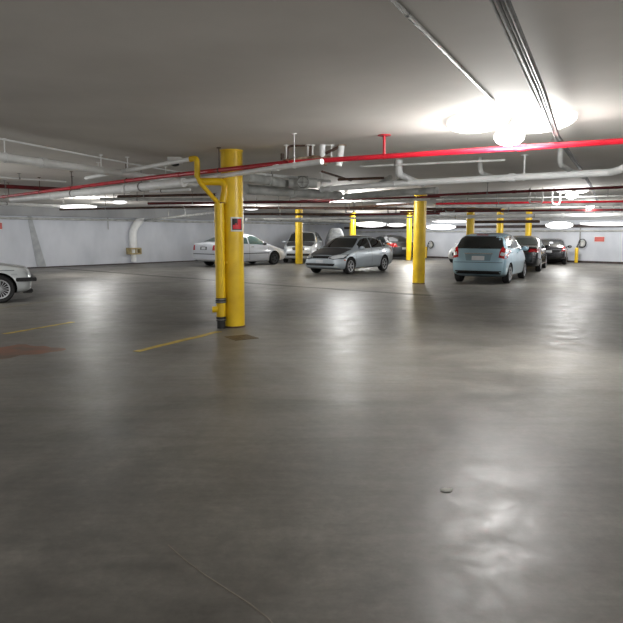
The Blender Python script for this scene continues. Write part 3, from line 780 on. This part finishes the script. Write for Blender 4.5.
    def wheels(self, style='five', rim=None):
        sp = self.sp; R = sp['wr']; rim = rim or M['rim']; r = R * .67
        tb = bmesh.new(); w = .10
        lathe(tb, [(r, -w * .8), (R * .9, -w), (R * .985, -w * .8), (R, -w * .4), (R, w * .4), (R * .985, w * .8), (R * .9, w), (r, w * .8)], 40, 'y')
        tyre_me = None
        rb = bmesh.new()       # rim facing +y
        lathe(rb, [(r + .004, .082), (r + .004, .098), (r * .9, .095), (r * .86, .03)], 36, 'y', cap=False)
        lathe(rb, [(r * .20, .03), (r * .22, .08), (r * .14, .095), (.001, .097)], 20, 'y')
        ns, sw = {'five': (5, .26), 'seven': (7, .16), 'ten': (10, .12), 'mesh': (18, .06), 'six': (6, .22)}[style]
        for k in range(ns):
            a = 2 * PI * k / ns; rot = Matrix.Rotation(a, 4, 'Y')
            vv = []
            for (x, hw, yy) in ((r * .12, sw * r * .5, .088), (r * .55, sw * r * .42, .082), (r * .92, sw * r * .62, .09)):
                for s_ in (-1, 1):
                    vv.append((rb.verts.new(rot @ Vector((x, yy, s_ * hw))), rb.verts.new(rot @ Vector((x, yy - .03, s_ * hw)))))
            for i in (0, 2):
                A, B, C, D = vv[i], vv[i + 1], vv[i + 3], vv[i + 2]
                rb.faces.new((A[0], B[0], C[0], D[0])); rb.faces.new((A[0], D[0], D[1], A[1])); rb.faces.new((B[0], B[1], C[1], C[0]))
        db = bmesh.new(); lathe(db, [(.001, .02), (r * .9, .02), (r * .9, .03)], 30, 'y')
        first = None
        for s in (sp['fo'], sp['fo'] + sp['wb']):
            for sy in (-1, 1):
                if first is None:
                    ty = link('wheel', tb, M['tyre'], self.root); rr = link('rim', rb, rim, ty); hh = link('brake_disc', db, M['arch'], ty); first = (ty, rr, hh)
                else:
                    ty = first[0].copy(); col.objects.link(ty); ty.parent = self.root
                    for c in first[1:]:
                        c2 = c.copy(); col.objects.link(c2); c2.parent = ty
                ty.location = (self.X(s), sy * (self.W / 2 - .115), R); ty.rotation_euler = (0, 0, 0 if sy > 0 else PI)
    def place_by(self, s, y, p, ang):
        """put the car so that its local point (s from the nose, y) stands at world p, heading ang degrees"""
        a = math.radians(ang); lx = self.X(s)
        self.root.rotation_euler = (0, 0, a)
        self.root.location = (p.x - (lx * math.cos(a) - y * math.sin(a)), p.y - (lx * math.sin(a) + y * math.cos(a)), 0)

def rect(u0, u1, z0, z1): return [(u0, z0), (u1, z0), (u1, z1), (u0, z1)]

# --- silver sedan with a dark hood (nose towards the camera's left)
sedan_top = lambda L, H: [(0, .50), (.04, .62), (.14, .70), (.6, .83), (1.12, .95), (1.80, H - .075), (2.15, H - .012), (2.55, H), (3.0, H - .03), (3.3, H - .10), (L - .46, 1.045), (L - .12, 1.0), (L - .04, .94), (L, .72)]
sp = dict(L=4.38, W=1.72, H=1.43, wb=2.615, fo=.86, wr=.31, paint=paint('silver_car_paint', (176, 186, 194)), top=sedan_top(4.38, 1.43),
          belt=[(0, .5), (1.1, .89), (2.5, .93), (4.0, .985)], cowl=(1.12, .95), roof_f=(1.8, 1.355), cuts=[(1.50, 2.38), (2.46, 3.32), (3.38, 3.60)], rw=(1.07, 1.31))
c = Car(sp, 'silver_sedan', 'silver sedan with dark charcoal hood facing left, beside the lone middle column')
c.glass(); c.seams([1.22, 2.42, 3.30]); c.handles([2.22, 3.12]); c.mirrors(1.55); c.wheels('six')
M['hood_roof_dark'] = noise_mat('charcoal_hood_and_roof_reflection', (44, 47, 52), (54, 57, 62), 2, .4, .2, .3)
c.patch('hood', [(.20, -.62), (.20, .62), (.6, .70), (1.08, .72), (1.08, -.72), (.6, -.70)], 'top', M['hood_roof_dark'], res=.08)
c.patch('roof_reflection', [(1.95, -.50), (1.95, .50), (3.0, .50), (3.0, -.50)], 'top', M['hood_roof_dark'], res=.1)  # dark patch painting a reflection onto the silver roof
c.sym('headlight', [(.42, .62), (.58, .585), (.78, .62), (.80, .73), (.62, .735), (.46, .69)], 'front', M['lamp_clear'], res=.05, off=.01)
c.sym('headlight_surround', [(.38, .60), (.58, .565), (.83, .60), (.84, .745), (.62, .75), (.42, .70)], 'front', M['black'], res=.05, off=.004)
c.patch('grille', [(-.36, .60), (.36, .60), (.38, .69), (-.38, .69)], 'front', M['black'], res=.05)
c.patch('lower_intake', [(-.60, .33), (.60, .33), (.66, .42), (-.66, .42)], 'front', M['black'], res=.05)
c.patch('licence_plate', rect(-.16, .16, .44, .54), 'front', M['plate'], off=.02, res=.05)
c.sym('taillight', [(.52, .76), (.80, .78), (.80, .94), (.56, .93)], 'rear', M['lamp_red'], res=.05)
c.both('marker_light', rect(.42, .52, .52, .56), M['lamp_amber'], res=.05)
c.place_by(.86, .80, at(350, 274.2), 234.5)

# --- light blue hatchback seen from behind
sp = dict(L=3.90, W=1.69, H=1.53, wb=2.45, fo=.75, wr=.295, paint=paint('light_blue_car_paint', (150, 182, 198)),
          top=[(0, .52), (.05, .66), (.2, .76), (.7, .96), (.98, 1.05), (1.75, 1.47), (2.2, 1.53), (2.8, 1.525), (3.35, 1.48), (3.52, 1.42), (3.70, 1.14), (3.80, 1.02), (3.87, .92), (3.90, .70)],
          belt=[(0, .5), (.98, .94), (2.2, 1.0), (3.6, 1.05)], cowl=(.98, 1.05), roof_f=(1.75, 1.47), cuts=[(1.05, 1.36), (1.42, 2.25), (2.33, 3.05), (3.10, 3.40)], roofw=.74,
          rw=(1.06, 1.43), rww=(.86, .70), plan=[(0, .72), (.05, .82), (.2, .92), (.6, .985), (1.2, 1), (2.9, 1), (3.5, .98), (3.78, .955), (3.87, .92), (3.90, .88)])
c = Car(sp, 'light_blue_hatchback', 'light blue hatchback seen from behind, nearest car of the right row')
c.glass(); c.seams([1.12, 2.29, 3.12]); c.handles([2.1, 2.95]); c.mirrors(1.35); c.wheels('seven')
W2 = .845
c.sym('taillight', [(.60, .80), (.79, .76), (.83, .86), (.79, 1.02), (.68, 1.13), (.62, .98)], 'rear', M['lamp_red'], res=.05, off=.012)
c.sym('reversing_lens', [(.64, .87), (.74, .85), (.76, .93), (.67, .96)], 'rear', M['lamp_clear'], res=.04, off=.018)
M['blue_panel'] = paint('recess_blue', (120, 146, 158))
c.patch('plate_recess', [(-.36, .70), (.36, .70), (.40, .89), (-.40, .89)], 'rear', M['blue_panel'], res=.05)
c.patch('licence_plate', rect(-.19, .19, .715, .84), 'rear', M['plate'], off=.015, res=.05)
c.patch('garnish', rect(-.42, .42, .895, .925), 'rear', M['chrome'], off=.012, res=.05)
c.patch('bumper_seam', [(-.72, .645), (.72, .645), (.72, .66), (-.72, .66)], 'rear', M['rim_dark'], res=.06)
c.patch('lower_bumper', [(-.66, .30), (.66, .30), (.70, .40), (-.70, .40)], 'rear', M['black'], res=.06)
c.patch('brake_light', rect(-.18, .18, 1.455, 1.48), 'rear', M['lamp_red'], res=.05)
p, nrm = c.hit(.0, 1.08, 'rear'); bm = bmesh.new(); tube(bm, [p + nrm * .03, p + nrm * .035 + Vector((.02, -.32, .03))], .01, 6); tube(bm, [p, p + nrm * .04], .025, 8); link('wiper', bm, M['black'], c.root)
c.sym('headlight', [(.42, .66), (.76, .64), (.74, .80), (.5, .76)], 'front', M['lamp_clear'], res=.05)
c.place_by(.75 + 2.45, -.80, at(509, 283.3), 61)
# --- black sedan beyond it
sp = dict(L=4.5, W=1.75, H=1.43, wb=2.68, fo=.88, wr=.315, paint=paint('black_car_paint', (34, 36, 40), .2, .22), top=sedan_top(4.5, 1.43),
          belt=[(0, .5), (1.1, .89), (2.5, .93), (4.0, .985)], cowl=(1.12, .95), roof_f=(1.8, 1.355), cuts=[(1.50, 2.38), (2.46, 3.32), (3.38, 3.62)], rw=(1.08, 1.33), rww=(.80, .64))
c = Car(sp, 'black_sedan', 'black sedan seen from behind between the light blue hatchback and black hatchback')
c.glass(M['glass_g']); c.seams([1.22, 2.42, 3.30]); c.handles([2.22, 3.12]); c.mirrors(1.55); c.wheels('five')
c.sym('taillight', [(.44, .80), (.82, .79), (.82, .93), (.48, .92)], 'rear', M['lamp_red'], res=.05, off=.01)
c.patch('licence_plate', rect(-.17, .17, .72, .84), 'rear', M['plate'], off=.012, res=.05)
c.patch('trunk_badge', rect(-.05, .05, .88, .92), 'rear', M['chrome'], off=.012, res=.04)
c.sym('headlight', [(.45, .60), (.80, .60), (.80, .72), (.5, .70)], 'front', M['lamp_clear'], res=.05)
c.place_by(.88 + 2.68, -.83, at(540, 271.4), 65)
# --- black hatchback at the end of the row
hatch_top = lambda L, H: [(0, .48), (.05, .58), (.2, .64), (.7, .76), (1.05, .82), (1.75, H - .07), (2.1, H - .01), (2.6, H), (3.2, H - .05), (L - .35, H - .18), (L - .12, .90), (L - .03, .80), (L, .62)]
sp = dict(L=3.95, W=1.70, H=1.27, wb=2.5, fo=.80, wr=.30, paint=paint('black_hatch_paint', (24, 26, 32), .2, .22), top=hatch_top(3.95, 1.27),
          belt=[(0, .45), (1.05, .76), (3.6, .86)], cowl=(1.05, .82), roof_f=(1.75, 1.20), cuts=[(1.42, 2.25), (2.32, 3.0), (3.05, 3.42)], rw=(.90, 1.16), rww=(.80, .66), roofw=.74)
c = Car(sp, 'black_hatchback', 'low black hatchback farthest in the right row beside a yellow bollard')
c.glass(); c.seams([1.1, 2.28]); c.handles([2.1]); c.mirrors(1.5); c.wheels('five')
c.sym('taillight', [(.60, .66), (.80, .66), (.80, .86), (.66, .90)], 'rear', M['lamp_red'], res=.05, off=.01)
c.sym('reversing_lens', [(.66, .74), (.76, .74), (.76, .80), (.68, .80)], 'rear', M['lamp_clear'], res=.04, off=.016)
c.patch('licence_plate', rect(-.17, .17, .60, .70), 'rear', M['plate'], off=.012, res=.05)
c.patch('window_sticker', [(-.2, 1.03), (-.02, 1.02), (-.03, 1.10), (-.18, 1.10)], 'rear', M['tarp'], off=.012, res=.04)
c.place_by(.80 + 2.5, -.80, at(565.5, 264.4), 66)

# --- white sedan behind the near column
sp = dict(L=4.58, W=1.80, H=1.45, wb=2.72, fo=.92, wr=.32, paint=paint('white_car_paint', (196, 200, 208), .05), handle=M['chrome'],
          top=[(0, .52), (.04, .64), (.14, .72), (.6, .84), (1.20, .96), (1.95, 1.37), (2.3, 1.435), (2.7, 1.45), (3.2, 1.40), (3.5, 1.31), (4.05, 1.09), (4.45, 1.045), (4.54, .98), (4.58, .72)],
          belt=[(0, .5), (1.2, .90), (2.6, .95), (4.1, 1.03)], cowl=(1.2, .96), roof_f=(1.95, 1.37), cuts=[(1.60, 2.52), (2.60, 3.40), (3.45, 3.72)], rw=(1.10, 1.34), rww=(.76, .60),
          plan=[(0, .72), (.05, .82), (.2, .92), (.6, .985), (1.2, 1), (3.6, 1), (4.2, .985), (4.46, .96), (4.55, .94), (4.58, .90)])
for key in ('top', 'belt'): sp[key] = [(a, b * 1.05) for a, b in sp[key]]
sp['H'] *= 1.05; sp['cowl'] = (1.2, 1.01); sp['roof_f'] = (1.95, 1.44); sp['rw'] = (1.15, 1.41)
c = Car(sp, 'white_sedan', 'white sedan half hidden behind the nearest yellow column')
c.glass(M['glass_g']); c.seams([1.32, 2.56, 3.44]); c.handles([2.36, 3.24]); c.mirrors(1.66, M['black']); c.wheels('five', M['rim_dark'])
c.sym('taillight', [(.64, .76), (.84, .76), (.86, .90), (.82, 1.00), (.68, .99)], 'rear', M['lamp_red'], res=.05, off=.012)
c.patch('licence_plate', rect(-.24, .24, .78, .92), 'rear', M['rim_dark'], off=.01, res=.05)
c.patch('licence_plate', rect(-.15, .15, .80, .90), 'rear', M['plate'], off=.016, res=.05)
c.patch('bumper_strip', rect(-.80, .80, .575, .61), 'rear', M['rim_dark'], off=.012, res=.05)
c.both('side_trim', rect(1.3, 3.3, .57, .61), M['rim_dark'], off=.010)
c.sym('headlight', [(.45, .60), (.80, .60), (.80, .72), (.5, .70)], 'front', M['lamp_clear'], res=.05)
c.place_by(.92, -.86, at(274.5, 264.6), 47)

# --- silver car behind the silver sedan
sp = dict(L=4.5, W=1.82, H=1.66, wb=2.7, fo=.85, wr=.34, paint=paint('pale_silver_paint', (178, 184, 190)),
          top=[(0, .58), (.04, .74), (.14, .84), (.6, .96), (1.12, 1.06), (1.80, 1.58), (2.15, 1.64), (2.55, 1.66), (3.4, 1.63), (3.9, 1.56), (4.25, 1.2), (4.38, 1.08), (4.46, .98), (4.5, .72)],
          belt=[(0, .55), (1.1, 1.0), (2.5, 1.05), (4.2, 1.1)], cowl=(1.12, 1.06), roof_f=(1.8, 1.58), cuts=[(1.50, 2.38), (2.46, 3.32), (3.38, 3.95)], rw=(1.2, 1.5))
c = Car(sp, 'silver_crossover', 'tall silver car with kidney grille parked behind the dark hooded sedan')
c.glass(); c.seams([1.22, 2.42, 3.30]); c.handles([2.22, 3.12]); c.mirrors(1.5); c.wheels('five')
c.sym('headlight', [(.44, .74), (.86, .72), (.84, .86), (.5, .84)], 'front', M['lamp_clear'], res=.05)
c.sym('grille', [(.03, .66), (.30, .66), (.34, .80), (.08, .84)], 'front', M['black'], res=.05, off=.01)
c.patch('lower_intake', rect(-.62, .62, .38, .50), 'front', M['black'], res=.06)
c.patch('hood', [(.30, -.62), (.30, .62), (.6, .70), (1.08, .72), (1.08, -.72), (.6, -.70)], 'top', M['rim_dark'], res=.08)
c.sym('taillight', [(.6, .9), (.84, .9), (.84, 1.1), (.66, 1.1)], 'rear', M['lamp_red'], res=.05)
c.place_by(.85, -.84, at(285, 262.4), 263)

# --- car under a pale cover
sp = dict(L=3.2, W=1.3, H=1.95, wb=1.9, fo=.65, wr=.28, paint=M['tarp'],
          top=[(0, .7), (.1, .95), (.4, 1.2), (.8, 1.35), (1.2, 1.62), (1.5, 1.78), (2.0, 1.86), (2.5, 1.8), (2.8, 1.6), (3.1, 1.3), (3.2, .9)], roofw=.5,
          belt=[(0, .6), (1.1, 1.1), (2.5, 1.2), (3.2, 1.1)], cowl=(1.1, 1.35), roof_f=(1.7, 1.85), cuts=[], rw=(1.2, 1.5))
c = Car(sp, 'covered_car', 'small tall vehicle under a white cover, its hump showing behind the silver sedan roof')
c.wheels('five', M['rim_dark'])
c.place_by(1.6, 0, at(335.5, 259.0), 268)

# --- white classic coupe at the left edge
sp = dict(L=4.33, W=1.65, H=1.38, wb=2.57, fo=.66, wr=.305, paint=paint('white_coupe_paint', (204, 210, 212), .0),
          top=[(0, .50), (.03, .70), (.10, .755), (.5, .82), (1.30, .93), (1.95, 1.31), (2.3, 1.375), (2.7, 1.38), (3.1, 1.33), (3.7, .98), (4.2, .94), (4.3, .90), (4.33, .70)],
          belt=[(0, .48), (.1, .70), (1.2, .86), (4.0, .93)], cowl=(1.30, .93), roof_f=(1.95, 1.31), cuts=[(1.66, 2.55), (2.62, 3.25)], rw=(1.0, 1.28),
          plan=[(0, .80), (.04, .90), (.15, .95), (.6, .99), (1.2, 1), (3.4, 1), (4.0, .97), (4.2, .94), (4.3, .9), (4.33, .86)])
c = Car(sp, 'white_coupe', 'white older coupe nosing into the frame at the left edge')
c.glass(); c.seams([1.35, 2.6]); c.handles([2.4]); c.mirrors(1.7); c.wheels('mesh')
c.sym('headlight', [(.40, .56), (.74, .56), (.74, .68), (.40, .68)], 'front', M['lamp_clear'], res=.05)
c.patch('grille', rect(-.12, .12, .54, .68), 'front', M['black'], res=.05)
bm = bmesh.new()
for zc0, dx, h_, L_ in ((.50, .06, .085, .42),):
    for sy in (-1, 1):
        box(bm, (c.L / 2 - .12, sy * .785, zc0), (L_, .06, h_))
    box(bm, (c.L / 2 + .045, 0, zc0), (.09, 1.60, h_))
bmesh.ops.bevel(bm, geom=bm.edges[:], offset=.012, segments=2, affect='EDGES')
link('bumper_strip', bm, M['black'], c.root)
bm = bmesh.new(); box(bm, (c.L / 2 - .10, 0, .235), (.22, 1.30, .10)); bmesh.ops.bevel(bm, geom=bm.edges[:], offset=.02, segments=2, affect='EDGES'); link('front_spoiler', bm, M['black'], c.root)
c.both('marker_light', rect(.30, .42, .60, .635), M['lamp_clear'], res=.05, off=.01)
c.both('side_crease', rect(.35, 4.0, .70, .712), M['rim_dark'], off=.003)
c.place_by(.66, -.76, at(0.5, 303), 28)

# --- dark car behind the slim column
sp = dict(L=4.3, W=1.74, H=1.42, wb=2.6, fo=.86, wr=.31, paint=paint('dark_grey_paint', (50, 53, 58)), top=sedan_top(4.3, 1.42),
          belt=[(0, .5), (1.1, .89), (2.5, .93), (4.0, .985)], cowl=(1.12, .95), roof_f=(1.8, 1.345), cuts=[(1.50, 2.38), (2.46, 3.32), (3.38, 3.55)], rw=(1.06, 1.31), rww=(.8, .64))
c = Car(sp, 'dark_grey_sedan', 'dark grey car near the far wall behind the slim yellow column')
c.glass(); c.seams([1.22, 2.42, 3.30]); c.handles([2.22, 3.12]); c.mirrors(1.55); c.wheels('five')
c.sym('taillight', [(.48, .74), (.82, .74), (.82, .98), (.60, .96)], 'rear', M['lamp_red'], res=.05, off=.012)
c.patch('licence_plate', rect(-.2, .2, .60, .72), 'rear', M['plate'], off=.01, res=.05)
c.place_by(.86 + 2.6, -.82, at(409.5, 258.9), 112)

# --- white small car mostly hidden by the light blue hatchback
sp = dict(L=3.6, W=1.62, H=1.42, wb=2.35, fo=.68, wr=.29, paint=paint('small_white_paint', (200, 204, 208), .05),
          top=[(0, .52), (.05, .66), (.2, .74), (.7, .86), (.95, .94), (1.55, 1.34), (1.9, 1.41), (2.5, 1.42), (3.1, 1.36), (3.4, 1.1), (3.55, .94), (3.6, .7)],
          belt=[(0, .5), (.95, .87), (3.3, .95)], cowl=(.95, .94), roof_f=(1.55, 1.34), cuts=[(1.30, 2.05), (2.12, 3.0)], rw=(1.0, 1.3), roofw=.74)
c = Car(sp, 'white_small_car', 'small white car mostly hidden behind the left side of the light blue hatchback')
c.glass(); c.seams([1.05, 2.1]); c.handles([1.9]); c.mirrors(1.35); c.wheels('five', M['rim_dark'])
c.sym('headlight', [(.42, .58), (.76, .58), (.76, .72), (.5, .70)], 'front', M['lamp_clear'], res=.05)
c.patch('grille', rect(-.4, .4, .40, .54), 'front', M['black'], res=.06)
c.place_by(.0, -.70, at(446.5, 263.2), 228)

# ------------------------------------------------------------------ groups of repeats
GR = {'car': 'cars parked in the garage', 'column': 'yellow steel columns', 'lamp': 'ceiling lamps', 'strip light': 'glowing strip lights',
      'parking line': 'painted parking lines', 'conduit': 'steel conduits on the ceiling', 'bollard': 'yellow bollards', 'hose reel': 'coiled hoses on the far wall', 'pipe fitting': 'stub fittings'}
for o in bpy.data.objects:
    if o.parent is None and 'category' in o:
        if o['category'] in GR: o['group'] = GR[o['category']]
        elif o['category'] == 'pipe':
            n = o.name.split('.')[0]
            if n in ('sprinkler_pipe', 'white_pipe', 'brown_pipe', 'grey_pipe', 'insulated_pipe', 'pipe_loop', 'bent_drain', 'wall_pipe', 'thin_wall_pipe'):
                o['group'] = n.replace('_', ' ') + 's under the ceiling' if 'wall' not in n else n.replace('_', ' ') + 's on the walls'

# ------------------------------------------------------------------ world, camera
w = bpy.data.worlds.new('w'); bpy.context.scene.world = w; w.use_nodes = True
w.node_tree.nodes['Background'].inputs['Color'].default_value = (.8, .85, .9, 1); w.node_tree.nodes['Background'].inputs['Strength'].default_value = .05
cam = bpy.data.cameras.new('camera'); co = bpy.data.objects.new('camera', cam); col.objects.link(co)
co.location = (0, 0, CH); co.rotation_euler = (PI / 2 - PITCH, 0, 0)
cam.sensor_fit = 'HORIZONTAL'; cam.sensor_width = 36; cam.lens = F / 623 * 36; cam.clip_start = .05
sc = bpy.context.scene; sc.camera = co
sc.view_settings.view_transform = 'Standard'; sc.view_settings.look = 'None'; sc.view_settings.exposure = 0
